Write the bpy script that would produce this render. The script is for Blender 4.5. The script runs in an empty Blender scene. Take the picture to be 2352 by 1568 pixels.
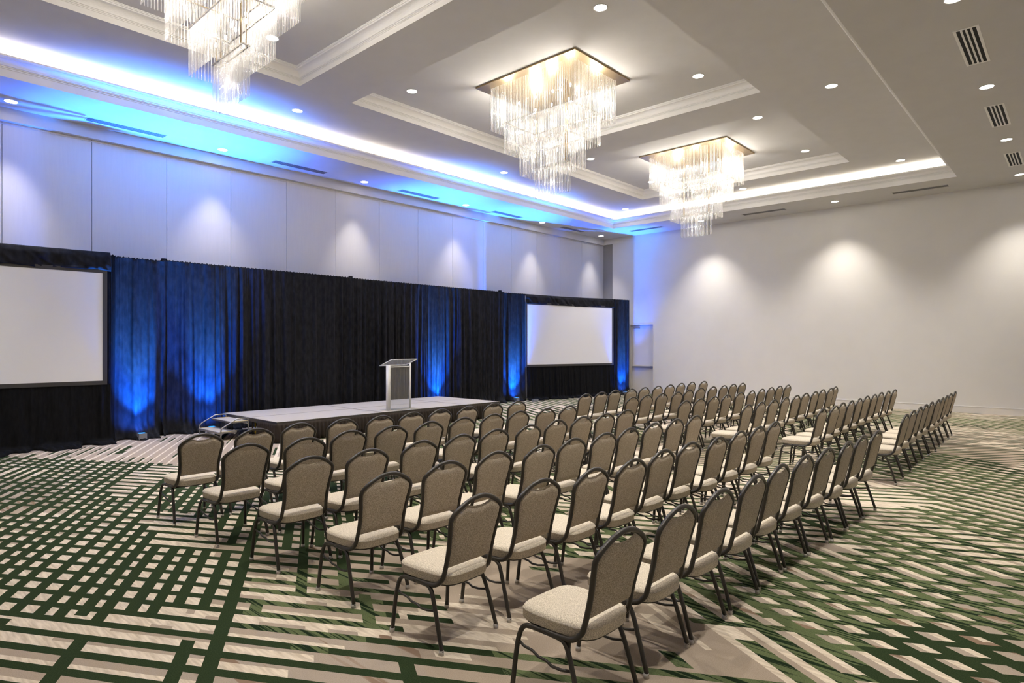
import bpy, math, random
from mathutils import Vector, Matrix
random.seed(7)
C = bpy.context.scene.collection
PI = math.pi
def R(a): return math.radians(a)

# ------------------------------------------------------------------ materials
def mat(name, col, rough=.6, metal=0., spec=.5, emit=None, es=0., coat=0.):
    m = bpy.data.materials.new(name); m.use_nodes = True
    b = m.node_tree.nodes['Principled BSDF']
    b.inputs['Base Color'].default_value = (*col, 1); b.inputs['Roughness'].default_value = rough
    b.inputs['Metallic'].default_value = metal; b.inputs['Specular IOR Level'].default_value = spec
    b.inputs['Coat Weight'].default_value = coat
    if emit: b.inputs['Emission Color'].default_value = (*emit, 1); b.inputs['Emission Strength'].default_value = es
    return m
def noise_col(m, c1, c2, scale=100., detail=2., lo=.35, hi=.65, bump=0., bscale=None, stretch=None, rot=0):
    nt = m.node_tree; N = nt.nodes; L = nt.links; b = N['Principled BSDF']
    tc = N.new('ShaderNodeTexCoord'); mp = N.new('ShaderNodeMapping')
    L.new(tc.outputs['Object'], mp.inputs['Vector'])
    mp.inputs['Rotation'].default_value = (0, 0, rot)
    if stretch: mp.inputs['Scale'].default_value = stretch
    n = N.new('ShaderNodeTexNoise'); n.inputs['Scale'].default_value = scale; n.inputs['Detail'].default_value = detail
    L.new(mp.outputs[0], n.inputs['Vector'])
    r = N.new('ShaderNodeValToRGB'); r.color_ramp.elements[0].position = lo; r.color_ramp.elements[1].position = hi
    r.color_ramp.elements[0].color = (*c1, 1); r.color_ramp.elements[1].color = (*c2, 1)
    L.new(n.outputs['Fac'], r.inputs[0]); L.new(r.outputs[0], b.inputs['Base Color'])
    if bump:
        bp = N.new('ShaderNodeBump'); bp.inputs['Strength'].default_value = bump; bp.inputs['Distance'].default_value = .005
        L.new(n.outputs['Fac'], bp.inputs['Height']); L.new(bp.outputs[0], b.inputs['Normal'])
    return m
M = {}
M['ceil'] = noise_col(mat('ceiling_paint', (.58,.565,.54), .85), (.575,.56,.535), (.59,.575,.55), 3.)
M['trimw'] = mat('crown_paint', (.74,.725,.70), .6)
M['wall'] = noise_col(mat('wall_paint', (.70,.68,.64), .8), (.695,.675,.635), (.71,.69,.65), 2.)
M['panel'] = noise_col(mat('panel_vinyl', (.62,.60,.58), .7), (.615,.595,.575), (.63,.61,.59), 40., stretch=(1,1,.05))
M['strip'] = mat('pocket_door_paint', (.30,.29,.28), .6)
M['gap'] = mat('panel_gap', (.08,.08,.085), .8)
M['base'] = mat('baseboard_paint', (.72,.69,.64), .5)
M['doorp'] = mat('door_paint', (.66,.62,.56), .5)
M['steel'] = mat('brushed_steel', (.45,.43,.40), .35, .8)
M['bronze'] = mat('bronze_powdercoat', (.036,.031,.025), .36, .1, .5)
M['glide'] = mat('glide_plastic', (.45,.42,.38), .3)
M['seatfab_lit'] = noise_col(mat('tweed_seat_lit', (.4,.35,.28), .95, spec=.15), (.42,.365,.28), (.78,.70,.58), 240., 3., .38, .62, .35)  # chair tweed, lightened: light from above is put into the seat colour
M['backfab_shaded'] = noise_col(mat('tweed_back_shaded', (.3,.26,.2), .95, spec=.15), (.27,.225,.165), (.62,.54,.43), 240., 3., .38, .62, .35)  # same tweed as the seat, darkened to paint in the shade on upright backs
M['black'] = noise_col(mat('black_velour', (.012,.012,.013), .95, spec=.08), (.007,.007,.0075), (.011,.011,.012), 30., 4., .3, .7, .4, stretch=(1,1,.25))
M['velvet'] = noise_col(mat('crushed_velour', (.02,.02,.022), .8, spec=.14), (.009,.009,.010), (.018,.018,.020), 14., 6., .35, .65, 1., stretch=(1,1,.4), rot=.3)
for k in ('black', 'velvet'):
    b = M[k].node_tree.nodes['Principled BSDF']; b.inputs['Sheen Weight'].default_value = .0; b.inputs['Sheen Roughness'].default_value = .4
    b.inputs['Sheen Tint'].default_value = (.25,.25,.26,1)
M['sframe'] = mat('screen_border', (.045,.042,.038), .5)
M['screen'] = mat('screen_vinyl', (.86,.855,.85), .85, spec=.2)
M['deck'] = noise_col(mat('stage_carpet', (.42,.385,.345), .95, spec=.1), (.36,.33,.29), (.48,.44,.395), 160., 3., .35, .65, .2)
M['deckedge'] = mat('stage_edge', (.10,.09,.075), .45, .5)
M['skirt'] = mat('stage_skirt', (.035,.027,.022), .85, spec=.2)
M['yellow'] = mat('safety_yellow', (.65,.45,.02), .6)
M['white'] = mat('lectern_white', (.78,.76,.72), .35)
M['grille'] = mat('diffuser_grey', (.30,.29,.28), .5, .3)
M['grillew'] = mat('diffuser_frame', (.62,.60,.565), .5)
M['grillec'] = mat('grille_white', (.86,.84,.80), .45)
M['slot'] = mat('diffuser_slot', (.012,.012,.012), .8)
M['lens'] = mat('downlight_lens', (1,1,1), .5, emit=(1,.96,.90), es=9.)
M['ring'] = mat('downlight_trim', (.72,.70,.66), .4)
M['bulb'] = mat('bulb_glow', (1,1,1), .5, emit=(1,.92,.80), es=14.)
M['brass'] = mat('brushed_brass', (.50,.38,.22), .3, .9)
M['chrome'] = mat('polished_chrome', (.75,.72,.66), .15, 1.)
M['uplens'] = mat('blue_led_lens', (0,.1,.4), .5, emit=(.02,.25,1), es=1.6)
M['upbody'] = mat('uplight_case', (.30,.31,.33), .4, .5)
M['cove'] = mat('cove_white', (.80,.775,.73), .7)
def glass(name, tr, gl, tl):
    m = bpy.data.materials.new(name); m.use_nodes = True; nt = m.node_tree; N = nt.nodes; L = nt.links; N.clear()
    o = N.new('ShaderNodeOutputMaterial'); t = N.new('ShaderNodeBsdfTransparent'); g = N.new('ShaderNodeBsdfGlossy')
    d = N.new('ShaderNodeBsdfTranslucent'); df = N.new('ShaderNodeBsdfDiffuse'); a = N.new('ShaderNodeMixShader'); b = N.new('ShaderNodeMixShader'); c = N.new('ShaderNodeMixShader')
    t.inputs[0].default_value = (*tr, 1); g.inputs['Roughness'].default_value = .18; g.inputs[0].default_value = (1,1,1,1)
    d.inputs[0].default_value = (.95,.93,.90,1); df.inputs[0].default_value = (.95,.93,.90,1)
    c.inputs[0].default_value = .5; L.new(d.outputs[0], c.inputs[1]); L.new(df.outputs[0], c.inputs[2])
    a.inputs[0].default_value = gl; L.new(t.outputs[0], a.inputs[1]); L.new(g.outputs[0], a.inputs[2])
    b.inputs[0].default_value = tl; L.new(a.outputs[0], b.inputs[1]); L.new(c.outputs[0], b.inputs[2]); L.new(b.outputs[0], o.inputs[0])
    return m
M['rod'] = glass('crystal_rod', (.94,.945,.95), .26, .145)
M['acrylic'] = glass('clear_acrylic', (.93,.94,.94), .10, .035)

# ------------------------------------------------------------------ mesh builder
class MB:
    def __init__(s): s.v = []; s.f = []; s.mi = []; s.sm = []
    def add(s, vs, fs, mi=0, smooth=False):
        o = len(s.v); s.v += [tuple(v) for v in vs]
        for f in fs: s.f.append(tuple(i+o for i in f)); s.mi.append(mi); s.sm.append(smooth)
        return s
    def box(s, a, b, mi=0):
        (x0,y0,z0),(x1,y1,z1) = a, b
        return s.add([(x0,y0,z0),(x1,y0,z0),(x1,y1,z0),(x0,y1,z0),(x0,y0,z1),(x1,y0,z1),(x1,y1,z1),(x0,y1,z1)],
              [(0,3,2,1),(4,5,6,7),(0,1,5,4),(1,2,6,5),(2,3,7,6),(3,0,4,7)], mi)
    def tube(s, pts, r, n=8, mi=0, caps=True, closed=False, flat=None):
        P = [Vector(p) for p in pts]; m = len(P); rs = r if isinstance(r, (list, tuple)) else [r]*m
        vs = []; up = None
        for i in range(m):
            a = P[i-1] if (i > 0 or closed) else P[i]; b = P[(i+1) % m] if (i < m-1 or closed) else P[i]
            t = (b-a).normalized()
            if up is None:
                up = Vector((0,0,1)) if abs(t.z) < .9 else Vector((0,1,0))
            up = (up - t*up.dot(t)); up.normalize(); sd = t.cross(up)
            for k in range(n):
                an = 2*PI*(k+.5)/n; cu, cs = math.cos(an), math.sin(an)
                if flat: cu *= flat[0]; cs *= flat[1]
                vs.append(P[i] + (up*cu + sd*cs)*rs[i])
        fs = []
        for i in range(m if closed else m-1):
            j = (i+1) % m
            for k in range(n): fs.append((i*n+k, i*n+(k+1)%n, j*n+(k+1)%n, j*n+k))
        if caps and not closed: fs.append(tuple(range(n-1,-1,-1))); fs.append(tuple((m-1)*n+k for k in range(n)))
        return s.add(vs, fs, mi, True)
    def grid(s, fn, nu, nv, mi=0, smooth=True):
        vs = [fn(i/nu, j/nv) for i in range(nu+1) for j in range(nv+1)]
        fs = [(i*(nv+1)+j, (i+1)*(nv+1)+j, (i+1)*(nv+1)+j+1, i*(nv+1)+j+1) for i in range(nu) for j in range(nv)]
        return s.add(vs, fs, mi, smooth)
    def rings(s, rings, mi=0, smooth=True, cap0=True, cap1=True):
        n = len(rings[0]); vs = [p for r in rings for p in r]; fs = []
        for i in range(len(rings)-1):
            for k in range(n): fs.append((i*n+k, i*n+(k+1)%n, (i+1)*n+(k+1)%n, (i+1)*n+k))
        if cap0: fs.append(tuple(range(n-1,-1,-1)))
        if cap1: fs.append(tuple((len(rings)-1)*n+k for k in range(n)))
        return s.add(vs, fs, mi, smooth)
    def mesh(s, name, mats):
        me = bpy.data.meshes.new(name); me.from_pydata(s.v, [], s.f)
        for m in (mats if isinstance(mats, (list, tuple)) else [mats]): me.materials.append(m)
        me.polygons.foreach_set('material_index', s.mi); me.polygons.foreach_set('use_smooth', s.sm); me.update()
        return me
    def build(s, name, mats, parent=None, loc=None):
        o = bpy.data.objects.new(name, s.mesh(name, mats)); C.objects.link(o)
        if parent: o.parent = parent
        if loc: o.location = loc
        return o
def tag(o, label=None, cat=None, group=None, kind=None):
    if label: o['label'] = label
    if cat: o['category'] = cat
    if group: o['group'] = group
    if kind: o['kind'] = kind
    return o
def empty(name, loc, rz=0):
    o = bpy.data.objects.new(name, None); C.objects.link(o); o.location = loc; o.rotation_euler = (0,0,rz); o.empty_display_size = .1
    return o
def copy_tree(o, parent=None):
    c = o.copy(); C.objects.link(c); c.parent = parent
    for ch in list(KIDS.get(o.name, [])):
        k = copy_tree(ch, c); KIDS.setdefault(c.name, []).append(k)
    return c
KIDS = {}
def reg(root):
    for o in list(C.objects):
        if o.parent: KIDS.setdefault(o.parent.name, [])
        if o.parent and o not in KIDS[o.parent.name]: KIDS[o.parent.name].append(o)
def structure(o, label): return tag(o, label, 'building part', None, 'structure')
def light(kind, name, loc, power, col, **kw):
    l = bpy.data.lights.new(name, kind); l.energy = power; l.color = col
    rot = kw.pop('rot', (0,0,0))
    for k, v in kw.items(): setattr(l, k, v)
    o = bpy.data.objects.new(name, l); C.objects.link(o); o.location = loc; o.rotation_euler = rot
    return o

# ------------------------------------------------------------------ room numbers (metres)
XR, XL, YN = 21.15, -2.6, -1.6
YF, YP = 14.35, 14.47            # face of the header, face of the partition panels
Z0, Z1, Z2 = 6.16, 6.63, 6.905
TX0, TX1, TY0, TY1 = -.6, 19.33, 2.38, 12.73
COF = [(.86, 5.78), (6.87, 11.80), (12.92, 17.84)]; CY0, CY1 = 4.48, 10.62

# ------------------------------------------------------------------ floor : carpet woven of crossing bars
def hsh(*a):
    x = math.sin(sum(v*k for v, k in zip(a, (127.1, 311.7, 74.7, 19.19))))*43758.5453
    return x - math.floor(x)
def sm(a, b, x):
    t = max(0, min(1, (x-a)/(b-a))); return t*t*(3-2*t)
def vnoise(x, s, k):
    x = x/s; i = math.floor(x); f = x-i; f = f*f*(3-2*f)
    return hsh(i, k)*(1-f) + hsh(i+1, k)*f
def vnoise2(x, y, s, k):
    x /= s; y /= s; i = math.floor(x); j = math.floor(y); f = x-i; g = y-j; f = f*f*(3-2*f); g = g*g*(3-2*g)
    return (hsh(i,j,k)*(1-f)+hsh(i+1,j,k)*f)*(1-g) + (hsh(i,j+1,k)*(1-f)+hsh(i+1,j+1,k)*f)*g
cs60, sn60 = .5, math.sqrt(3)/2
def carpet():
    PA, PB = .183, .158
    ub = []; u = 3.25-PA*60
    while u < 27: ub.append(u); u += PA
    vb = []; v = 16.5; j = 0
    while v > -20:
        vb.append(v); v -= PB*(1.0+.35*(hsh(j, 5.)-.5)) if v > -2.2 else .215*(1+.1*(hsh(j,5.)-.5)); j += 1
    vb.sort()
    # u intervals: (lo, hi, kind, idx)   kind 0 = bar, 1/2 = halves of the gap
    U = []
    for k, u in enumerate(ub[:-1]):
        w = .036; g0 = u+w; g1 = ub[k+1]-w; gm = g0+(g1-g0)*(.3+.4*hsh(k, 9.))
        U += [(u-w, u+w, 0, k), (g0, gm, 1, k), (gm, g1, 2, k)]
    V = []
    for k, v in enumerate(vb[:-1]):
        W_ = lambda q: .041+.005*hsh(q, 2.) if vb[q] > -2.2 else .052
        w = W_(k); g0 = v+w; g1 = vb[k+1]-W_(k+1); gm = (g0+g1)/2+.015*(hsh(k,4.)-.5)
        V += [(v-w, v+w, 0, k), (g0, gm, 1, k), (gm, g1, 2, k)]
    def dA(x, y, u, v):        # chance that an A bar shows here
        if x < 6.5 and u > 8.33: return 0.
        if v < -.5 and u < 5.4:                        # plain taupe opening between the two bar fields
            if v > -2.9+.5*math.sin(u*9) and u > 3.75: return .10 if v < -.9 else .6
            return .97
        if v > -.5 and x < 5: return 1.05 - .55*sm(.70, .85, vnoise2(u, v, 1.4, 3))*(u > 5.4)
        return .90 - .55*sm(.60, .8, vnoise2(x, y, 1.9, 3))
    def dB(x, y, u, v):
        if x < 6.5 and u > 8.33: return .12
        if v > .55 and u < 8.4 and x < 5:
            if u < 3.42: return .25
            d = sm(3.42, 3.75, u + .35*(v-1.25)) if v < 2.4 else 1
            hole = sm(.60, .72, vnoise2(u, v, 1.15, 14))*(u > 4.9)
            return .12+.92*d*(1-hole)
        if v > -.9 and u < 5: return .14
        if v < -.9 and u < 5.6: return .97*sm(-2.1+.4*math.sin(u*7), -2.9, v)
        n = vnoise2(x, y, 2.3, 21)
        return .12+.8*sm(.40, .60, n)
    mb = MB()
    for (u0, u1, ku, iu) in U:
        um = (u0+u1)/2
        for (v0, v1, kv, iv) in V:
            vm = (v0+v1)/2
            xm = sn60*um - sn60*vm; ym = .5*um + .5*vm     # inverse of u = s x + c y, v = -s x + c y
            xm = (um-vm)/(2*sn60); ym = (um+vm)/(2*cs60)
            if xm < XL-.4 or xm > XR+.5 or ym < YN-.4 or ym > 15.1: continue
            green = False
            if ku == 0: green = vnoise(vm + 3*hsh(iu, 1.), .9, iu+.5) < dA(xm, ym, um, vm) if True else False
            if kv == 0 and not green: green = vnoise(um + 3*hsh(iv, 7.), 1.1, iv+.25) < dB(xm, ym, um, vm)
            if xm < 6.5 and um > 8.33 and not green:
                mi = 2 if kv == 1 else (0 if (kv == 2 and vnoise2(um, vm, .7, 61) > .62) else 3)
            elif green:
                mi = 1 if (vm < -1.0 and vnoise2(xm, ym, 2.2, 31) > .34) or (vm < .5 and vnoise2(xm, ym, 2.2, 31) > .66) else 0
            else:
                right = vm < -2.0
                if right: tp = (kv != 1) if ku else hsh(iu, iv//1) > .4; tp = (kv == 2 or kv == 0 and hsh(iv,3.)>.5)
                else:
                    tp = (ku == 2) if vnoise(vm, 1.3, iu*1.7) > .38 else (ku == 1 and hsh(iv, iu) > .5)
                    if ku == 0: tp = hsh(iu, 2.5) > .5
                if vnoise2(xm, ym, 1.5, 41) > .66: tp = True
                if vnoise2(xm, ym, 1.7, 43) < .24: tp = False
                mi = 3 if tp else 2
                if mi == 3 and vnoise2(xm, ym, 1.6, 51) > .55: mi = 4
            c = [((a-b)/(2*sn60), (a+b)/(2*cs60), 0.) for a, b in ((u0,v0),(u1,v0),(u1,v1),(u0,v1))]
            mb.add(c, [(0,3,2,1)] if False else [(0,1,2,3)], mi)
    return mb
def carpet_mat(name, c1, c2, scale, stretch, rot, streak=None):
    m = mat(name, c1, .97, spec=.05)
    noise_col(m, c1, c2, scale, 3., .35, .65, .25, stretch=stretch, rot=rot)
    if streak:
        nt = m.node_tree; N = nt.nodes; L = nt.links; b = N['Principled BSDF']
        src = b.inputs['Base Color'].links[0].from_socket
        tc = N.new('ShaderNodeTexCoord'); mp = N.new('ShaderNodeMapping'); mp.inputs['Rotation'].default_value = (0,0,streak[3])
        mp.inputs['Scale'].default_value = (1, .03, 1); L.new(tc.outputs['Object'], mp.inputs[0])
        n = N.new('ShaderNodeTexNoise'); n.inputs['Scale'].default_value = streak[1]; n.inputs['Detail'].default_value = 3.; L.new(mp.outputs[0], n.inputs['Vector'])
        r = N.new('ShaderNodeValToRGB'); r.color_ramp.elements[0].position = streak[2]; r.color_ramp.elements[1].position = streak[2]+.04
        L.new(n.outputs['Fac'], r.inputs[0]); mx = N.new('ShaderNodeMix'); mx.data_type = 'RGBA'
        L.new(r.outputs[0], mx.inputs[0]); L.new(src, mx.inputs[6]); mx.inputs[7].default_value = (*streak[0], 1)
        L.new(mx.outputs[2], b.inputs['Base Color'])
    return m
CM = [carpet_mat('carpet_green', (.019,.031,.013), (.034,.052,.022), 160., (1,1,1), 0),
      carpet_mat('carpet_olive', (.085,.108,.048), (.13,.16,.075), 160., (1,1,1), 0, ((.014,.026,.012), 30., .52, R(-33))),
      carpet_mat('carpet_cream', (.52,.435,.335), (.74,.645,.52), 45., (1,.12,1), R(25)),
      carpet_mat('carpet_taupe', (.33,.265,.205), (.42,.345,.27), 190., (1,1,1), 0),
      carpet_mat('carpet_taupe_lined', (.33,.27,.215), (.41,.345,.28), 190., (1,1,1), 0, ((.24,.165,.115), 11., .60, R(-47)))]
fb = carpet()
fl = fb.build('floor', CM)
import bmesh
bm = bmesh.new(); bm.from_mesh(fl.data)
for co, no in (((XL-.05,0,0),(1,0,0)), ((XR+.13,0,0),(-1,0,0)), ((0,YN-.05,0),(0,1,0)), ((0,14.62,0),(0,-1,0))):
    bmesh.ops.bisect_plane(bm, geom=bm.verts[:]+bm.edges[:]+bm.faces[:], plane_co=co, plane_no=no, clear_inner=True)
bm.normal_update()
for f in bm.faces:
    if f.normal.z < 0: f.normal_flip()
bm.to_mesh(fl.data); bm.free()
structure(fl, 'patterned carpet floor of cream and taupe crossed by dark green bars')

# ------------------------------------------------------------------ ceiling
def rect_sweep(mb, x0, x1, y0, y1, prof, mi=0):
    rg = [[(x0+o, y0+o, z), (x1-o, y0+o, z), (x1-o, y1-o, z), (x0+o, y1-o, z)] for o, z in prof]
    mb.rings(rg, mi, False, False, False)
def plate_with_holes(mb, x0, x1, y0, y1, z, holes, mi=0):     # holes share one Y range
    def q(a, b, c, d): mb.add([(a,c,z),(b,c,z),(b,d,z),(a,d,z)], [(0,3,2,1)], mi)
    hy0, hy1 = holes[0][2], holes[0][3]
    q(x0, x1, y0, hy0); q(x0, x1, hy1, y1); x = x0
    for h in holes: q(x, h[0], hy0, hy1); x = h[1]
    q(x, x1, hy0, hy1)
mb = MB()
plate_with_holes(mb, XL-.05, XR+.2, YN-.05, YF+.3, Z0, [(TX0, TX1, TY0, TY1)])
PK = .22
plate_with_holes(mb, TX0-PK, TX1+PK, TY0-PK, TY1+PK, Z1, [(a, b, CY0, CY1) for a, b in COF])
for a, b in COF: mb.add([(a,CY0,Z2),(b,CY0,Z2),(b,CY1,Z2),(a,CY1,Z2)], [(0,3,2,1)])
structure(mb.build('ceiling', M['ceil']), 'tiered grey painted ceiling with a lit tray and three coffers')
mb = MB()
cr = lambda a, b, n=7: [(a[0]+(b[0]-a[0])*(1-math.cos(t*PI/2/n)), a[1]+(b[1]-a[1])*math.sin(t*PI/2/n)) for t in range(n+1)]
prof = [(0,Z0),(0,Z0+.125),(.008,Z0+.130),(.008,Z0+.145),(.0,Z0+.150),(.014,Z0+.155),(.014,Z0+.170),(.03,Z0+.175)] + cr((.035,Z0+.180),(.175,Z0+.262)) + \
       [(.19,Z0+.268),(.19,Z0+.300),(.17,Z0+.300),(.15,Z0+.25),(-PK,Z0+.25),(-PK,Z1)]
rect_sweep(mb, TX0, TX1, TY0, TY1, prof)
structure(mb.build('trim_1', M['trimw']), 'white crown moulding and light cove around the big ceiling tray')
for i, (a, b) in enumerate(COF):
    mb = MB(); h = Z1
    prof = [(0,h),(0,h+.09),(.008,h+.094),(.008,h+.106),(0,h+.110),(.014,h+.114),(.014,h+.126),(.028,h+.130)] + cr((.03,h+.134),(.125,h+.225)) + \
           [(.135,h+.229),(.135,h+.244),(.150,h+.248),(.150,h+.262),(.16,h+.265),(.16,Z2)]
    rect_sweep(mb, a, b, CY0, CY1, prof)
    structure(mb.build('trim_%d' % (i+2), M['trimw']), 'white crown moulding around the %s ceiling coffer' % ('near left', 'middle', 'far right')[i])
# ------------------------------------------------------------------ walls
mb = MB()
mb.box((XL-.2, YF, 5.93), (XR, YF+.35, Z0+.1))
structure(mb.build('trim_5', M['ceil']), 'grey header above the folding partition panels')
mb = MB(); seams = [-1.9,-.55,.68,2.04,3.43,4.80,6.16,7.52,8.89,10.26,11.63,13.0,14.34,15.70,17.05,18.40,19.76,20.98,21.30]
g = .0045
for a, b in zip(seams[:-1], seams[1:]): mb.box((a+g, YP, .02), (b-g, YP+.06, 5.975), 0)
mb.box((XL-.2, YP+.03, 0), (XR+.3, YP+.12, 6.0), 1)
mb.box((XL-.2, YP, 0), (-1.9, YP+.06, 5.975), 0)
mb.box((XL-.2, YP-.012, 5.885), (XR+.1, YP+.02, 5.898), 0)
structure(mb.build('wall_front', [M['panel'], M['gap']]), 'pale folding partition wall of tall panels with thin seams')
mb = MB(); dy0, dy1, dz = 12.13, 13.13, 2.66
T = .2
mb.box((XR, YN-.2, 0), (XR+T, dy0, Z0)); mb.box((XR, dy1, 0), (XR+T, 13.96, Z0)); mb.box((XR, dy0, dz), (XR+T, dy1, Z0))
mb.box((XR, 13.96, 5.95), (XR+T, YF+.1, Z0))
mb.box((XR+.13, dy0, 0), (XR+T, dy1, dz))
structure(mb.build('wall_right', M['wall']), 'long plain off white wall on the right')
mb = MB(); mb.box((XR+.11, 13.86, 0), (XR+.16, YP+.1, 6.0)); mb.box((XR+.10, 13.955, 0), (XR+.115, 13.985, 5.95), 1)
structure(mb.build('trim_6', [M['strip'], M['gap']]), 'narrow grey pocket door strip in the far corner')
structure(MB().box((XL-.2, YN-.2, 0), (XL, YF+.3, Z0)).build('wall_left', M['wall']), 'plain off white wall at the left end of the room')
structure(MB().box((XL-.2, YN-.2, 0), (XR+.2, YN, Z0)).build('wall_back', M['wall']), 'plain off white wall behind the seats')
mb = MB()
for a, b in ((YN, dy0-.05), (dy1+.05, 13.96)):
    mb.box((XR-.014, a, 0), (XR, b, .175)); mb.box((XR-.018, a, .175), (XR, b, .19), 1)
structure(mb.build('baseboard_right', [M['base'], M['trimw']]), 'painted baseboard along the right wall')
# door
d = MB().box((XR+.085, dy0+.02, .01), (XR+.13, dy1-.02, dz-.02)).build('door_1', M['doorp']); structure(d, 'pale recessed exit door with push bar beside the curtain')
o = MB().box((XR+.03, dy0+.04, 1.0), (XR+.085, dy1-.06, 1.065)).box((XR+.05, dy0+.04, .985), (XR+.085, dy0+.16, 1.08)).build('push_bar', M['steel'], d)
o = MB().box((XR+.03, 12.74, 2.53), (XR+.085, 13.02, 2.60)).build('door_closer', M['steel'], d)
mb = MB(); mb.box((XR-.012, dy0-.05, 0), (XR+.02, dy0, dz+.05)); mb.box((XR-.012, dy1, 0), (XR+.02, dy1+.05, dz+.05)); mb.box((XR-.012, dy0, dz), (XR+.02, dy1, dz+.05))
structure(mb.build('trim_7', M['doorp']), 'painted frame around the recessed exit door')
o = empty('wall_outlet', (XR-.001, 8.49, .45)); tag(o, 'small white outlet plate low on the right wall', 'outlet')
MB().box((-.006,-.04,-.06), (0,.04,.06)).build('cover_plate', M['trimw'], o)
for dz_ in (-.022, .022): MB().box((-.009,-.016,dz_-.013), (-.006,.016,dz_+.013)).build('socket', M['base'], o)

# ------------------------------------------------------------------ recessed downlights
def ring_mb(r0, r1, z0, z1, n=32):
    c = lambda r, z: [(r*math.cos(2*PI*k/n), r*math.sin(2*PI*k/n), z) for k in range(n)]
    return MB().rings([c(r1, z1), c(r1, z0), c(r0, z0), c(r0, z1)], 0, True, False, False)
dl = empty('downlight', (0,0,0))
ring_mb(.096, .112, -.006, .001).build('trim_ring', M['ring'], dl)
n = 32
MB().add([(.097*math.cos(2*PI*k/n), .097*math.sin(2*PI*k/n), -.002) for k in range(n)], [tuple(range(n-1,-1,-1))]).build('lens', M['lens'], dl)
reg(dl); used = [False]
WARM = (1, .94, .86)
def downlight(x, y, z, label, group, p=150., ang=92, blend=1.):
    o = dl if not used[0] else copy_tree(dl); used[0] = True
    o.location = (x, y, z); tag(o, label, 'ceiling light', group)
    light('SPOT', 'downlight_beam', (x, y, z-.03), p*1.75, WARM, spot_size=R(ang), spot_blend=blend, shadow_soft_size=.07)
ORD = ['first','second','third','fourth','fifth','sixth','seventh']
for i, x in enumerate((2.09, 5.75, 9.41, 13.06, 16.70, 20.3)):
    downlight(x, 13.93, Z0, 'recessed downlight near the panelled wall, %s from the left end' % ORD[i], 'downlights along the panelled wall', 100., 64)
for i, (y, l) in enumerate(((9.72, 'nearest the curtained corner'), (5.47, 'between two long slot vents'))):
    downlight(20.2, y, Z0, 'recessed downlight above the plain right wall, %s' % l, 'downlights above the right wall', 190.)
for i, x in enumerate((2.09, 5.75, 9.41, 12.97, 16.57, 20.15)):
    downlight(x, 1.19, Z0, 'recessed downlight in the low near strip of ceiling, %s from the left' % ORD[i], 'downlights in the near ceiling strip', 170.)
for x, y, l in ((6.35, 11.77, 'over the left stage end'), (12.47, 11.77, 'between the middle chandelier and the cove light'),
                (18.66, 11.79, 'in the far corner of the tray'), (18.66, 7.63, 'between the far chandelier and the lit right cove'), (18.57, 3.48, 'at the right end of the lit right cove'),
                (12.4, 3.42, 'in the near band of the tray'), (6.25, 3.42, 'in the near band of the tray, out to the left'), (.2, 11.77, 'at the far left of the tray')):
    downlight(x, y, Z1, 'recessed downlight in the tray, ' + l, 'downlights in the tray ceiling', 165.)
for (cx_, nm) in ((3.25, 'near left'), (9.34, 'middle'), (15.42, 'far')):
    for sx, a in ((-1, 'left'), (1, 'right')):
        for sy, b in ((1, 'curtain'), (-1, 'seating')):
            downlight(cx_+sx*1.60, 7.57+sy*2.25, Z2, 'recessed downlight in the %s coffer, %s end, %s side' % (nm, a, b), 'downlights inside the coffers', 165.)

# ------------------------------------------------------------------ ceiling vents
def vent(x0, x1, y0, y1, label, group, slats, along='x', white=False):
    o = empty('ceiling_vent', ((x0+x1)/2, (y0+y1)/2, Z0)); tag(o, label, 'vent', group)
    w, h = (x1-x0)/2, (y1-y0)/2; fm = M['grillec'] if white else M['grille']; e = .034 if white else .016
    mb = MB()
    mb.box((-w,-h,-.006), (w,-h+e,0)); mb.box((-w,h-e,-.006), (w,h,0)); mb.box((-w,-h+e,-.006), (-w+e,h-e,0)); mb.box((w-e,-h+e,-.006), (w,h-e,0))
    mb.build('frame', fm if white else M['grillew'], o)
    MB().box((-w+e,-h+e,-.0015), (w-e,h-e,-.0005)).build('slot', M['slot'], o)
    for k in range(slats):
        t = (k+1)/(slats+1)
        s = MB(); tw = .012 if white else .009
        if along == 'x': yy = -h+e+(2*h-2*e)*t; s.box((-w+e, yy-tw, -.005), (w-e, yy+tw, -.002))
        else: xx = -w+e+(2*w-2*e)*t; s.box((xx-tw, -h+e, -.005), (xx+tw, h-e, -.002))
        s.build('slat', fm, o)
for i, (a, b) in enumerate(((3.2,4.6), (6.9,8.29), (10.55,11.93), (14.22,15.57), (17.79,19.1))):
    vent(a, b, 13.81, 14.05, 'long slot vent near the panelled wall, %s from the left' % ORD[i], 'slot vents along the panelled wall', 4)
for i, (a, b, l) in enumerate(((11.19,12.57,'nearest the curtained corner'), (6.9,8.27,'in the middle'), (2.66,4.0,'at the right end under the cove'))):
    vent(20.1, 20.35, a, b, 'long slot vent above the right wall, ' + l, 'slot vents above the right wall', 4, 'y')
for i, (a, b, l) in enumerate(((10.38,11.81,'largest and nearest'), (14.04,15.46,'the middle one'), (17.77,19.09,'smallest and farthest'))):
    vent(a, b, 1.04, 1.33, 'white grille with dark slots in the near ceiling strip, ' + l, 'grilles in the near ceiling strip', 3, 'x', True)

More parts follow.
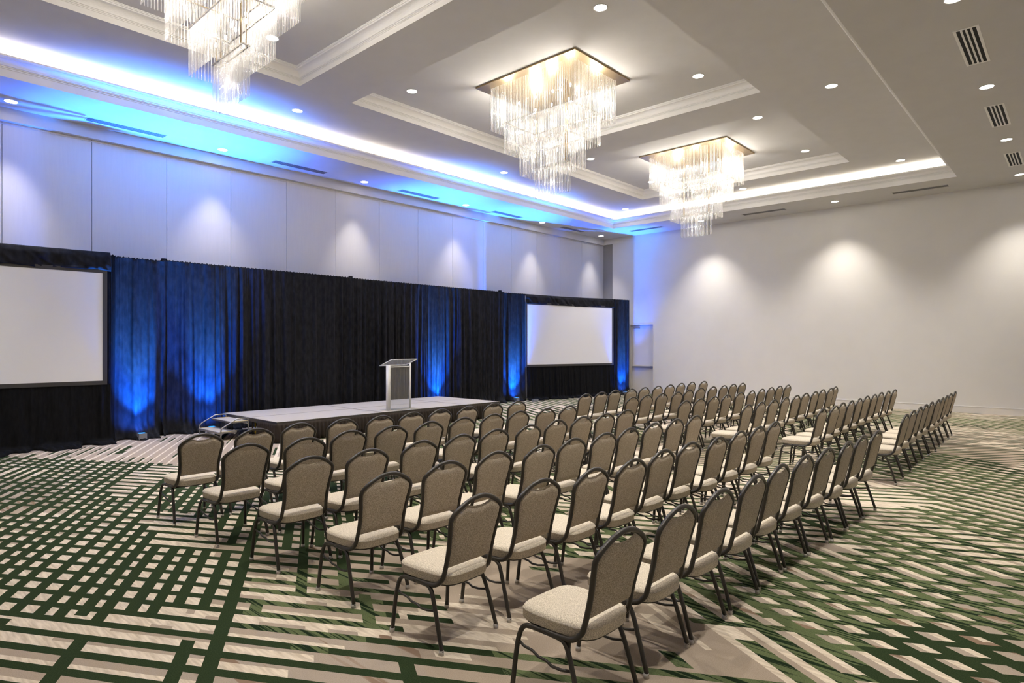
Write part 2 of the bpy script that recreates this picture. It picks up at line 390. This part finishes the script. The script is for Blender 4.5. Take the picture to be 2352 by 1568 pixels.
# ------------------------------------------------------------------ chandeliers
TIERS = [(.665, 1.01, 6.885, 6.06), (.455, .82, 6.22, 5.63), (.25, .615, 5.78, 5.19), (.042, .412, 5.33, 4.755)]
rodme = {}
def rod_mesh(L):
    k = round(L, 3)
    if k not in rodme: rodme[k] = MB().tube([(0,0,0), (0,0,-L)], .0065, 6).mesh('glass_rod', M['rod'])
    return rodme[k]
def chandelier(cx_, cy_, label):
    ch = empty('chandelier', (cx_, cy_, Z2)); tag(ch, label, 'chandelier', 'tiered crystal chandeliers in the coffers')
    mb = MB(); W, H_ = .87, 1.205
    mb.box((-W,-H_,-.03), (W,H_,0)); mb.build('canopy', M['brass'], ch)
    rods = []
    for ti, (a, b, zt, zb) in enumerate(TIERS):
        nx = max(1, round(2*a/.038)); ny = max(1, round(2*b/.038)); pts = []
        for k in range(nx): pts += [(-a+2*a*k/nx, -b), (a-2*a*k/nx, b)]
        for k in range(ny): pts += [(a, -b+2*b*k/ny), (-a, b-2*b*k/ny)]
        rods += [(x, y, zt-Z2-.002, zt-zb, ti) for x, y in pts]
        if ti < 3:
            for q in ():                                   # inner curtain of rods inside the tier
                ia, ib = a-.10, b-.10
                nx = round(2*ia/.075); ny = round(2*ib/.075)
                rods += [(-ia+2*ia*k/nx, sg*ib, zt-Z2-.002, (zt-zb)*.82, 9) for k in range(nx) for sg in (-1,1)]
                rods += [(sg*ia, -ib+2*ib*k/ny, zt-Z2-.002, (zt-zb)*.82, 9) for k in range(ny) for sg in (-1,1)]
        if ti:
            f = MB(); e = .009
            f.box((-a-e,-b-e,zt-Z2-.004), (a+e,-b+e,zt-Z2+.012)); f.box((-a-e,b-e,zt-Z2-.004), (a+e,b+e,zt-Z2+.012))
            f.box((-a-e,-b+e,zt-Z2-.004), (-a+e,b-e,zt-Z2+.012)); f.box((a-e,-b+e,zt-Z2-.004), (a+e,b-e,zt-Z2+.012))
            f.build('tier_frame', M['chrome'], ch)
    for sx, sy in ((-1,-1),(1,-1),(1,1),(-1,1)):
        MB().tube([(sx*.03,sy*.35,-.03), (sx*.03,sy*.35,5.33-Z2)], .007, 8).build('stem', M['brass'], ch)
    # the hundred rods that show largest: outermost ones nearest the viewer; the rest are one part
    d = lambda r: math.hypot(cx_+r[0], cy_+r[1]) - .8*r[3] + (2 if r[4] == 9 else 0)
    rods.sort(key=d)
    for x, y, z, L, ti in rods[:100]:
        o = bpy.data.objects.new('glass_rod', rod_mesh(L)); C.objects.link(o); o.parent = ch; o.location = (x, y, z)
    mb = MB()
    for x, y, z, L, ti in rods[100:]: mb.tube([(x,y,z), (x,y,z-L)], .0065, 5)
    tag(mb.build('glass_rods', M['rod'], ch), kind='stuff')
    bl = None
    for (a, b, z, nx, ny) in ((.48,.82,6.50,3,5), (.28,.62,6.02,2,4), (.10,.42,5.60,1,4)):
        for i in range(nx):
            for j in range(ny):
                x = 0 if nx == 1 else -a+2*a*i/(nx-1); y = -b+2*b*j/(ny-1)
                if bl is None:
                    n = 10
                    rg = [[(.016*math.sin(PI*t/6)*math.cos(2*PI*k/n), .016*math.sin(PI*t/6)*math.sin(2*PI*k/n), -.03*math.cos(PI*t/6)) for k in range(n)] for t in range(1,6)]
                    bl = MB().rings(rg).mesh('bulb', M['bulb'])
                o = bpy.data.objects.new('bulb', bl); C.objects.link(o); o.parent = ch; o.location = (x, y, z-Z2)
    for (x, y, z, p) in ((-.42,-.75,6.46,25),(.42,-.75,6.46,25),(-.42,.75,6.46,25),(.42,.75,6.46,25),(0,0,6.42,13),(0,-.45,6.0,6),(0,.45,6.0,6),(0,0,5.55,4),(0,0,5.0,1.6)):
        light('POINT', 'chandelier_glow', (cx_+x, cy_+y, z), p*.9, (1,.93,.84), shadow_soft_size=.02)
chandelier(3.21, 7.55, 'crystal chandelier cut off by the top left edge of the photo')
chandelier(9.34, 7.55, 'crystal chandelier with square brass canopy in the middle coffer, wholly in view and largest')
chandelier(15.40, 7.55, 'smallest and farthest crystal chandelier, before the plain right wall')

# cove LED strips lie in the pocket behind the crown lip
cw = (1, .92, .80); zc = Z0+.27; yo = .08
def cove(nm, x, y, L, rz, p):
    o = light('AREA', nm, (x, y, zc), p*L, cw, shape='RECTANGLE', size=L, size_y=.03)
    o.rotation_euler = (R(180-12), 0, rz)
COVE = 15.
cove('cove_light', (TX0+TX1)/2, TY1+yo, TX1-TX0, R(0), COVE)
cove('cove_light', (TX0+TX1)/2, TY0-yo, TX1-TX0, R(180), COVE*.015)
cove('cove_light', TX1+yo, (TY0+TY1)/2, TY1-TY0, R(-90), COVE)
cove('cove_light', TX0-yo, (TY0+TY1)/2, TY1-TY0, R(90), COVE*.5)

# ------------------------------------------------------------------ drapery
def drape(name, a, b, ztop, label, cat, mat_, seed, n_per_m=100, amp=.055, freq=5.5, zbot=0., pool=.16, flat=0., group=None, parent=None, pocket=.10, curve=0., lean=0.):
    rnd = random.Random(seed); a = Vector((*a, 0)); b = Vector((*b, 0)); L = (b-a).length; t = (b-a)/L; nrm = Vector((t.y, -t.x, 0))
    if nrm.y > 0: nrm = -nrm
    comps = [(freq*k*(.8+.5*rnd.random()), rnd.random()*6.28, w) for k, w in ((1,.5),(1.7,.35),(.45,.45),(3.1,.14),(.23,.3))]
    nu = max(8, int(L*n_per_m)); nv = 30; H_ = ztop-zbot
    def fold(s, h):
        v = 0
        for f, p, w in comps: v += w*math.sin(2*PI*f*s*(.72+.010*math.sin(p*5)*h) + p + .5*h*math.sin(p*3))
        return math.tanh(v*1.3)*(.72+.28*math.sin(2.1*s+seed))
    ruf = lambda s: math.sin(2*PI*s*17+seed) * .5 + math.sin(2*PI*s*29)*.5
    rows = [0, .006, .012, .03, .05] + [0.05+.85*k/(nv-9) for k in range(1, nv-8)] + [.925, .95, .97, .985, 1.]
    vs = []; fs = []; nr = len(rows)
    for i in range(nu+1):
        s = L*i/nu
        for rr in rows:
            h = (ztop-zbot)*rr; z = ztop-h; am = amp*(.34+.66*sm(0, .45, rr))
            off = am*fold(s, rr) + (.006*ruf(s) if rr < .06 else .004*ruf(s)*(1-rr))
            if rr < .012: off *= .4
            if abs(rr-.03) < .001: off *= .5
            z2 = z + (.012*ruf(s*.7) if rr == 0 else 0)
            if pool and zbot < .05:
                q = max(0., (rr-.90)/.10); off += pool*q**2.2*(1.1+.7*math.sin(s*7+seed)+.5*math.sin(s*17+1)); off += .02*q*math.sin(s*41)
                if rr > .95: z2 = (1-rr)*H_*.45 + .018 + .02*abs(math.sin(s*13+seed))*(1-rr)*20*.5 + (.02*abs(math.sin(s*31)) if rr < 1 else -.014)
            off += curve*math.sin(PI*s/L) + lean*rr
            p = a + t*(s + .02*math.sin(s*9+rr*4)*rr) + nrm*(off+.02)
            vs.append((p.x, p.y, max(.003, z2)))
    for i in range(nu):
        for j in range(nr-1): fs.append((i*nr+j, i*nr+j+1, (i+1)*nr+j+1, (i+1)*nr+j))
    mb = MB().add(vs, fs, 0, True); o = mb.build(name, mat_, parent)
    if label: tag(o, label, cat, group)
    md = o.modifiers.new('thickness', 'SOLIDIFY'); md.thickness = .006
    return o
def valance(parent, a, b, z0, z1, seed):
    a = Vector((*a, 0)); b = Vector((*b, 0)); L = (b-a).length; t = (b-a)/L; nrm = Vector((t.y, -t.x, 0))
    if nrm.y > 0: nrm = -nrm
    def fn(u, v):
        s = u*L; z = z1-(z1-z0)*v
        o = .03 + .035*vnoise2(s, z, .16, seed) + .03*vnoise2(s+z*.8, z*.4, .08, seed+3) + .03*abs(math.sin(s*2.6+v*2+seed))*v
        if v > .9: z += .05*vnoise(s, .22, seed+1)-.02
        z -= .02*math.sin(PI*u)
        p = a + t*s + nrm*(o*(.35+.65*min(1, v*4))); return (p.x, p.y, z)
    o = MB().grid(fn, int(L*45), 14).build('valance', M['velvet'], parent)
    md = o.modifiers.new('thickness', 'SOLIDIFY'); md.thickness = .006
    return o
def screen_kit(a, b, zb, zt, ztop, pa, pb, label, seed, sag):
    """a,b: floor points under the screen's two lower corners ; pa,pb: ends of the dress kit"""
    A = Vector((*a, 0)); B = Vector((*b, 0)); L = (B-A).length; t = (B-A)/L; ang = math.atan2(t.y, t.x)
    r = empty('projection_screen', ((a[0]+b[0])/2, (a[1]+b[1])/2, 0), ang); tag(r, label, 'screen', 'fast folding projection screens')
    w = L/2; e = .075
    MB().box((-w, -.008, zb), (w, .0, zt)).build('screen_surface', M['screen'], r)
    mb = MB()
    mb.box((-w-e,-.014,zb-e), (w+e,.018,zb)); mb.box((-w-e,-.014,zt), (w+e,.018,zt+e)); mb.box((-w-e,-.014,zb), (-w,.018,zt)); mb.box((w,-.014,zb), (w+e,.018,zt))
    mb.build('border', M['sframe'], r)
    for sx in (-1, 1): MB().box((sx*(w+.04)-.02, .02, 0), (sx*(w+.04)+.02, .06, zb-e)).build('leg', M['sframe'], r)
    return r
GR = 'black drape panels around the screens'
scL = screen_kit((-.22,13.70), (3.42,13.70), 1.19, 3.225, 3.62, None, None, 'large white projection screen at the left edge, partly cut off', 3, 0)
scR = screen_kit((15.90,13.93), (19.70,13.03), 1.21, 3.265, 3.62, None, None, 'white projection screen standing whole at the right of the stage', 5, 0)
# right kit direction
kt = Vector((19.71-15.90, 13.06-13.96)).normalized(); kn = Vector((kt.y, -kt.x))
def kp(s, off=0.): return (15.90+kt.x*s+kn.x*off, 13.99+kt.y*s+kn.y*off)
def kit(name, label, pts, z0, z1, seed):
    r = empty(name, (pts[0][0], pts[0][1], 0)); tag(r, label, 'drape', 'black dress kits around the screens'); o = valance(r, *pts, z0, z1, seed)
    return r
def place_part(o, r):
    o.matrix_parent_inverse = Matrix.Translation(-Vector(r.location))
k1 = empty('screen_drape', (1.6, 13.78, 0)); tag(k1, 'black drape kit with crumpled valance and skirt around the left screen', 'drape')
o = valance(k1, (-.4,13.76), (3.56,13.76), 3.27, 3.635, 3); place_part(o, k1)
o = drape('skirt', (-.4,13.72), (3.56,13.72), 1.13, None, None, M['black'], 11, amp=.05, freq=4.2, pool=.22, parent=k1, lean=.05); place_part(o, k1)
o = drape('wing', (3.50,13.80), (3.66,13.80), 3.60, None, None, M['black'], 31, amp=.02, pool=.05, parent=k1); place_part(o, k1)
k2 = empty('screen_drape', (17.8, 13.5, 0)); tag(k2, 'black drape kit with valance and skirt around the right screen', 'drape')
o = valance(k2, kp(-.06), kp(4.02), 3.30, 3.615, 8); place_part(o, k2)
o = drape('skirt', kp(-.0,.03), kp(4.0,.03), 1.15, None, None, M['black'], 17, amp=.05, freq=4.5, pool=.16, parent=k2, lean=.05); place_part(o, k2)
o = drape('wing', kp(3.96,.03), kp(4.10,.03), 3.60, None, None, M['black'], 19, amp=.02, pool=.04, parent=k2); place_part(o, k2)
drape('side_drape', (3.62,13.93), (4.58,13.98), 3.60, 'black side drape washed bright blue beside the left screen', 'drape', M['velvet'], 23, amp=.085, freq=3.4, pool=.20)
drape('backdrop_curtain', (4.56,14.05), (9.11,14.05), 3.63, 'tall pleated black backdrop curtain behind the left part of the stage', 'drape', M['velvet'], 29, amp=.085, freq=5.2, pool=.14, group='backdrop curtains behind the stage')
drape('backdrop_curtain', (9.07,14.07), (14.82,14.02), 3.62, 'tall pleated black backdrop curtain from the lectern to the right stage end', 'drape', M['velvet'], 37, amp=.085, freq=5.8, pool=.14, group='backdrop curtains behind the stage')
drape('side_drape', (14.88,14.20), kp(-.05,.0), 3.62, 'black side drape lit blue between stage and right screen', 'drape', M['velvet'], 41, amp=.07, freq=4., pool=.14)
drape('side_drape', kp(4.06,-.0), kp(4.86,0), 3.61, 'narrow black side drape lit blue at the far right end, beside the door', 'drape', M['velvet'], 43, amp=.07, freq=4.5, pool=.12)
for x, y in ((4.62,14.19), (9.09,14.19), (14.70,14.16)):
    o = empty('drape_post', (x, y, 0)); tag(o, 'slim pole holding the backdrop curtain, %s' % ('at its left end' if x < 5 else 'at the join above the stage' if x < 10 else 'at its right end'), 'pole')
    MB().tube([(0,0,.02), (0,0,3.64)], .02, 10).build('pole', M['sframe'], o); MB().tube([(0,-.10,3.60), (0,-.10,3.665)], .055, 12).build('cap', M['black'], o); MB().box((-.2,-.08,0), (.2,.08,.012)).build('base_plate', M['sframe'], o)

# ------------------------------------------------------------------ blue uplights
def uplight(x, y, label, p, tx=0., ty=.0, wash=1., ang=42):
    o = empty('uplight', (x, y, 0)); tag(o, label, 'stage light', 'blue uplights at the foot of the drapes')
    MB().box((-.07,-.07,.012), (.07,.07,.13)).build('case', M['upbody'], o)
    MB().box((-.10,-.075,0), (.10,.075,.012)).build('foot_plate', M['sframe'], o)
    MB().box((-.055,-.055,.13), (.055,.055,.134)).build('lens', M['uplens'], o)
    light('SPOT', 'uplight_beam', (x, y, .16), p*BEAM, (.05,.31,1.), spot_size=R(ang), spot_blend=1., shadow_soft_size=.04, rot=(PI+.012, 0, 0))
    light('SPOT', 'uplight_wash', (x, y, .16), p*WASH*wash, (.004,.125,1.), spot_size=R(66), spot_blend=1., shadow_soft_size=.05, rot=(PI+ty, tx, 0))
    light('SPOT', 'uplight_foot_wash', (x, y, .16), p*.12*wash, (.004,.125,1.), spot_size=R(150), spot_blend=1., shadow_soft_size=.05, rot=(PI-.5, tx, 0))
BEAM, WASH = 3.8, 3.2
UP = 800.
uplight(4.08, 13.66, 'grey uplight glowing blue below the left side drape', UP, ty=-.14)
uplight(5.42, 13.66, 'grey uplight hidden behind the stage steps', UP, ty=-.14)
uplight(11.92, 13.79, 'grey uplight behind the right end of the stage', UP, ty=-.14)
uplight(15.33, 13.90, 'grey uplight at the foot of the drape left of the right screen', UP, ty=-.14)
uplight(*kp(4.48,.20), 'grey uplight at the foot of the far right side drape', UP*.8, ty=-.12, wash=.8, ang=30)
o = MB().box((-.12,-.05,0), (.12,.05,.08)).build('power_box', M['upbody'], loc=(15.72,13.42,0)); tag(o, 'small grey box on the carpet before the right screen drape', 'box')

# ------------------------------------------------------------------ stage
SX0, SX1, SY0, SY1, SZ = 5.65, 11.76, 11.25, 13.69, .40
cols = [SX0, SX0+2.44, SX0+4.88, SX1]; rowsY = [SY0, (SY0+SY1)/2, SY1]; DN = ['left', 'middle', 'right']
for i in range(3):
    for j in range(2):
        x0, x1, y0, y1 = cols[i]+.004, cols[i+1]-.004, rowsY[j]+.004, rowsY[j+1]-.004
        o = empty('stage_deck', ((x0+x1)/2, (y0+y1)/2, 0)); tag(o, '%s grey carpeted stage deck in the %s row' % (DN[i], 'front' if j == 0 else 'back'), 'stage platform', 'decks forming the low stage')
        w, h = (x1-x0)/2, (y1-y0)/2
        MB().box((-w+.012,-h+.012,SZ-.03), (w-.012,h-.012,SZ)).build('deck_top', M['deck'], o)
        mb = MB(); e = .012
        mb.box((-w,-h,SZ-.075), (w,-h+e,SZ-.002)); mb.box((-w,h-e,SZ-.075), (w,h,SZ-.002)); mb.box((-w,-h+e,SZ-.075), (-w+e,h-e,SZ-.002)); mb.box((w-e,-h+e,SZ-.075), (w,h-e,SZ-.002))
        mb.build('edge_rail', M['deckedge'], o)
        for sx in (-1, 1):
            for sy in (-1, 1): MB().tube([(sx*(w-.15), sy*(h-.12), 0), (sx*(w-.15), sy*(h-.12), SZ-.03)], .016, 8).build('leg', M['deckedge'], o)
        if i == 0 and j == 0:
            MB().tube([(-w+.10,h-.32,.33), (-w+.12,h-.06,.08), (-w+.14,h-.02,.30)], .018, 8).box((-w+.08,h-.40,.05), (-w+.16,h-.16,.11)).build('brace', M['yellow'], o)
# pleated skirt: along the front and a little way round both ends
def skirt_path(s):
    l1 = .75; l2 = SX1-SX0
    if s < l1: return Vector((SX0-.012, SY0+l1-s)), Vector((-1,0))
    if s < l1+l2: return Vector((SX0+s-l1, SY0-.012)), Vector((0,-1))
    return Vector((SX1+.012, SY0+s-l1-l2)), Vector((1,0))
Ls = .75+(SX1-SX0)+2.4; nu = 1300; vs = []; fs = []
for i in range(nu+1):
    s = Ls*i/nu; p, nn = skirt_path(s); ph = 2*PI*s/.085 + .5*math.sin(s*5)
    for j, zz in enumerate((SZ-.03, SZ-.08, SZ-.11, .2, .1, .012)):
        am = (.001, .004, .010, .018, .022, .026)[j]
        q = p + nn*(.008 + am*(1+math.sin(ph + j*.1)))
        vs.append((q.x, q.y, zz))
for i in range(nu):
    for j in range(5): fs.append((i*6+j, i*6+j+1, (i+1)*6+j+1, (i+1)*6+j))
o = MB().add(vs, fs, 0, True).build('stage_skirt', M['skirt']); tag(o, 'dark brown pleated skirt clipped along the front of the stage', 'skirt')
o.modifiers.new('thickness', 'SOLIDIFY').thickness = .004
# steps
st = empty('stage_steps', (5.35, 12.87, 0)); tag(st, 'two tread portable steps with rails at the left end of the stage', 'steps')
def stp(o): o.matrix_parent_inverse = Matrix.Translation(-Vector(st.location)); return o
for (x0, x1, y0, y1, z) in ((5.04,5.38,12.36,13.37,.165), (5.30,5.64,12.40,13.36,.345)):
    t = stp(MB().box((x0,y0,z-.022), (x1,y1,z)).build('tread', M['deck'], st))
    stt = MB().box((x0,y0-.004,z-.030), (x1,y0+.012,z-.004)).box((x0,y1-.012,z-.030), (x1,y1+.004,z-.004)).box((x0-.012,y0,z-.034), (x0,y1,z-.003)).build('edge', M['steel'], t)
    ed = MB().box((x0+.02,y0+.012,z), (x1,y0+.034,z+.0025)).box((x0+.02,y1-.034,z), (x1,y1-.012,z+.0025)).build('edge_tape', M['yellow'], t)
for y in (12.34, 13.39):
    stp(MB().tube([(5.06,y,.0),(5.06,y,.20),(5.075,y,.235),(5.11,y,.262),(5.36,y,.395),(5.40,y,.405),(5.56,y,.405),(5.59,y,.395),(5.60,y,.365),(5.60,y,0)], .013, 10).build('side_rail', M['steel'], st))
for x, z in ((5.08,.12), (5.34,.12), (5.58,.30)): stp(MB().tube([(x,12.35,z), (x,13.38,z)], .011, 8).build('cross_bar', M['steel'], st))

# ------------------------------------------------------------------ lectern
lec = empty('lectern', (8.70, 11.50, SZ)); tag(lec, 'clear acrylic and white lectern standing on the stage', 'lectern')
MB().box((-.40,-.20,0), (.42,.17,.012)).build('base_plate', M['acrylic'], lec)
def round_post(w, d, h):
    r = min(w, d)*.45; pr = []
    for cx_, cy_, a0 in ((w/2-r, d/2-r, 0), (-w/2+r, d/2-r, 90), (-w/2+r, -d/2+r, 180), (w/2-r, -d/2+r, 270)):
        for k in range(5): a = R(a0+22.5*k); pr.append((cx_+r*math.cos(a), cy_+r*math.sin(a)))
    return [[(x, y, z) for x, y in pr] for z in (.012, h)]
MB().rings(round_post(.085,.105,1.01)).build('post', M['white'], lec, (-.305, 0, 0))
MB().rings(round_post(.04,.055,1.05)).build('post', M['white'], lec, (.290, -.02, 0))
MB().box((-.26,-.030,.012), (.27,-.022,1.0)).build('front_panel', M['acrylic'], lec)
MB().box((-.26,-.05,.965), (.27,.03,.985)).build('shelf', M['white'], lec)
tp = MB(); zl, zh = .99, 1.135; yl, yh = .24, -.20
for (dz_a, dz_b) in ((0, .018),):
    tp.add([(-.36,yh,zh),(.36,yh,zh),(.36,yl,zl),(-.36,yl,zl),(-.36,yh,zh+.018),(.36,yh,zh+.018),(.36,yl,zl+.018),(-.36,yl,zl+.018)],
       [(0,1,2,3),(4,7,6,5),(0,4,5,1),(1,5,6,2),(2,6,7,3),(3,7,4,0)])
tp.build('reading_top', M['acrylic'], lec)
e_ = MB(); e_.tube([(-.36,yh,zh+.009),(.36,yh,zh+.009)], .010, 6); e_.tube([(-.36,yh,zh+.009),(-.36,yl,zl+.009)], .010, 6); e_.tube([(.36,yh,zh+.009),(.36,yl,zl+.009)], .010, 6); e_.tube([(-.36,yl,zl+.012),(.36,yl,zl+.012)], .013, 6)
e_.build('top_edge', M['white'], lec)

# floor box near the steps
o = empty('floor_box', (4.27, 11.9, 0), R(60)); tag(o, 'black slotted floor box cover set in the carpet before the steps', 'floor box')
MB().box((-.15,-.10,0), (.15,.10,.006)).build('cover', M['sframe'], o)
for k in range(4): MB().box((-.13,-.075+.045*k,.006), (.13,-.055+.045*k,.009)).build('slat', M['steel'], o)

# ------------------------------------------------------------------ chairs
def backy(z): return -.205 - (z-.42)*.235
HW = [(.44,.203),(.50,.197),(.58,.194),(.66,.200),(.74,.212),(.785,.219),(.810,.219),(.836,.206),(.868,.166),(.895,.118),(.915,.064),(.924,0)]
def hw(z):
    for (a, x0), (b, x1) in zip(HW[:-1], HW[1:]):
        if z <= b: return x0+(x1-x0)*max(0,(z-a)/(b-a))
    return 0
def chair():
    r = empty('banquet_chair', (0,0,0))
    fr = M['bronze']
    # back frame : one bent tube, running on under the seat
    half = [(.212,.06,.378),(.212,-.08,.378),(.212,-.14,.384),(.210,-.175,.400),(.207,-.197,.425)] + [(x, backy(z), z) for z, x in HW[:-1]]
    path = half + [(0, backy(.924), .924)] + [(-x, y, z) for x, y, z in reversed(half)]
    # soften the bends
    P = [Vector(p) for p in path]
    for _ in range(2):
        Q = [P[0]]
        for a, b in zip(P[:-1], P[1:]): Q += [a*.75+b*.25, a*.25+b*.75]
        P = Q + [P[-1]]
    P = P[::2]
    MB().tube(P, .0142, 8, flat=(1.05,1.05)).build('back_frame', fr, r)
    # padded back
    zb = .500
    def ztop(x):
        x = abs(x); 
        zf = None
        for (a, x0), (b, x1) in zip(HW[6:-1], HW[7:]):
            if x <= x0 and x >= x1: zf = a+(b-a)*(x0-x)/(x0-x1); break
        zf = (zf if zf else .810) - .014
        dip = .046*math.cos(min(1, x/.098)*PI/2)**.7 if x < .098 else 0
        return zf - dip
    nu, nv = 22, 16
    def fn(sgn):
        def f(u, v):
            s = -1+2*u
            s = math.copysign(abs(s)**.8, s)
            zz = zb + (.84-zb)*v
            w = (hw(min(.810, zz))-.012)
            x = s*w; zt = ztop(max(-.2,min(.2,x))) if abs(x) < .2 else .812
            z = zb + (zt-zb)*v; w = hw(min(.810, z))-.012; x = s*w
            e = max(0., (1-abs(s)**7))*max(0., 1-(2*v-1)**14 if v < .5 else 1-max(0,(2*v-1))**10)
            return (x, backy(z)+sgn*(.021*e**.45), z)
        return f
    mb = MB(); mb.grid(fn(-1), nu, nv); mb.grid(fn(1), nu, nv); mb.build('backrest', M['backfab_shaded'], r)
    # seat cushion
    def outline(ins, z, crown=0):
        pts = []; n = 40
        for k in range(n):
            a = 2*PI*k/n; ca, sa = math.cos(a), math.sin(a); p = 5.5
            rr = (abs(ca)**p + abs(sa)**p)**(-1/p); u, v = rr*ca, rr*sa
            y = -.005 + v*.232; w = .2155 if v > 0 else .2155-.022*(-v)
            if v < 0: y -= .012*(1-u*u)
            f = 1-ins/.22; pts.append((u*w*f, -.005+(y+.005)*f, z))
        return pts
    mb = MB(); mb.rings([outline(.02,.390), outline(.004,.392), outline(0,.398), outline(.0,.440), outline(-.003,.444), outline(.0,.448), outline(.004,.457), outline(.014,.464), outline(.05,.468), outline(.12,.471), outline(.2,.472)])
    mb.build('seat', M['seatfab_lit'], r)
    mb = MB(); mb.rings([outline(.035,.380), outline(.012,.381), outline(.010,.392)]); mb.build('seat_frame', fr, r)
    for sx in (-1, 1):
        for sy in (1, -1):
            if sy > 0: p = [(.240,.232,.018),(.229,.208,.25),(.222,.192,.325),(.217,.172,.360),(.214,.140,.374),(.213,.02,.375)]
            else: p = [(.240,-.238,.018),(.229,-.165,.25),(.222,-.135,.325),(.217,-.112,.360),(.214,-.08,.374),(.213,.02,.375)]
            P = [Vector((sx*x, y, z)) for x, y, z in p]
            Q = [P[0]]
            for a, b in zip(P[:-1], P[1:]): Q += [a*.75+b*.25, a*.25+b*.75]
            lg = MB().tube(Q+[P[-1]], .0138, 8).build('leg', fr, r)
            MB().tube([(sx*.2405, sy*.235, 0), (sx*.240, sy*.233, .028)], .0165, 10).build('glide', M['glide'], lg)
        br = [(sx*.226,.205,.285),(sx*.226,.16,.262),(sx*.227,.10,.258),(sx*.227,.06,.240),(sx*.227,.0,.236),(sx*.227,-.03,.222),(sx*.227,-.09,.224),(sx*.228,-.160,.240)]
        MB().tube(br, .0075, 6).build('brace', fr, r)
    for y in (.12, -.10): MB().tube([(-.213,y,.368), (.213,y,.368)], .010, 6).build('cross_bar', fr, r)
    return r
proto = chair(); reg(proto)
CH = dict(
 L=[[(2.68,1.69),(3.29,1.70),(3.83,1.70),(4.41,1.70),(4.96,1.72),(5.51,1.71),(6.05,1.69),(6.59,1.66),(7.13,1.66),(7.66,1.64)],
    [(2.69,2.74),(3.29,2.74),(3.85,2.70),(4.38,2.68),(4.96,2.73),(5.52,2.75),(6.03,2.70),(6.60,2.72),(7.14,2.72),(7.72,2.75)],
    [(2.71,3.70),(3.29,3.72),(3.88,3.75),(4.42,3.69),(4.96,3.72),(5.50,3.71),(6.03,3.74),(6.60,3.76),(7.15,3.76),(7.70,3.77)],
    [(2.67,4.72),(3.21,4.67),(3.84,4.72),(4.39,4.74),(4.925,4.76),(5.47,4.74),(6.06,4.80),(6.58,4.79),(7.10,4.78),(7.70,4.83)],
    [(2.61,5.76),(3.19,5.72),(3.78,5.86),(4.33,5.84),(4.89,5.84),(5.44,5.84),(6.01,5.86),(6.54,5.86),(7.07,5.80),(7.62,5.81)],
    [(2.59,6.77),(3.16,6.77),(3.74,6.87),(4.33,6.86),(4.87,6.81),(5.40,6.83),(5.96,6.88),(6.52,6.89),(7.15,6.96),(7.69,6.93)]],
 R=[[(9.76,1.75),(10.40,1.78),(11.09,1.81),(11.62,1.82),(12.19,1.83),(12.81,1.83),(13.41,1.85),(14.02,1.87),(14.63,1.89),(15.33,1.91)],
    [(9.81,2.81),(10.36,2.79),(11.02,2.86),(11.58,2.87),(12.14,2.88),(12.82,2.92),(13.38,2.92),(14.04,2.95),(14.61,2.94),(15.15,2.93)],
    [(9.70,3.87),(10.30,3.89),(10.90,3.90),(11.53,3.92),(12.13,3.93),(12.81,3.98),(13.42,3.99),(14.12,4.05),(14.66,4.04),(15.32,4.13)],
    [(9.68,4.92),(10.23,4.92),(10.83,4.94),(11.43,4.96),(12.15,5.00),(12.77,5.02),(13.42,5.06),(14.09,5.11),(14.68,5.13),(15.28,5.15)],
    [(9.74,5.98),(10.32,6.03),(10.86,6.01),(11.44,5.99),(12.17,6.11),(12.84,6.17),(13.45,6.17),(14.03,6.17),(14.70,6.23),(15.27,6.24)],
    [(9.77,7.04),(10.37,7.09),(10.97,7.16),(11.52,7.11),(12.18,7.18),(12.79,7.19),(13.43,7.23),(14.20,7.34),(14.81,7.36),(15.38,7.31)]])
ROWN = ['back row', 'fifth row', 'fourth row', 'third row', 'second row', 'front row']
CO = ['first','second','third','fourth','fifth','sixth','seventh','eighth','ninth','tenth']
rc = random.Random(3); first = True
for blk in 'LR':
    for ri, row in enumerate(CH[blk]):
        for ci, (x, y) in enumerate(row):
            o = proto if first else copy_tree(proto); first = False
            rz = R(rc.uniform(-1.6, 1.6))
            # apex of the back sits at local (0, -.325)
            px = x - .325*math.sin(rz); py = y + .325*math.cos(rz)
            o.location = (px, py, 0); o.rotation_euler = (0, 0, rz)
            tag(o, 'beige banquet chair, %s from the left in the %s of the %s block' % (CO[ci], ROWN[ri], 'nearer left' if blk == 'L' else 'farther right'), 'chair',
                '%s of the %s block' % (ROWN[ri], 'nearer left' if blk == 'L' else 'farther right'))

# ------------------------------------------------------------------ camera
cd = bpy.data.cameras.new('camera'); cam = bpy.data.objects.new('camera', cd); C.objects.link(cam)
F_, HY, TH, H = 1428., 794.5, 42.61, 1.845
cam.location = (0, 0, H); cam.rotation_euler = (R(90), 0, R(TH-90))
cd.sensor_width = 36; cd.lens = 36*F_/2352; cd.shift_y = (HY-784)/2352; cd.clip_end = 100
sc = bpy.context.scene; sc.camera = cam
w = bpy.data.worlds.new('world'); sc.world = w; w.use_nodes = True
w.node_tree.nodes['Background'].inputs[0].default_value = (.5,.5,.5,1); w.node_tree.nodes['Background'].inputs[1].default_value = .02
sc.view_settings.view_transform = 'Standard'; sc.view_settings.look = 'None'; sc.view_settings.gamma = 1; sc.view_settings.exposure = .84
sc.view_settings.use_curve_mapping = False
sc.cycles.transparent_max_bounces = 48
sc.cycles.max_bounces = 8; sc.cycles.diffuse_bounces = 5
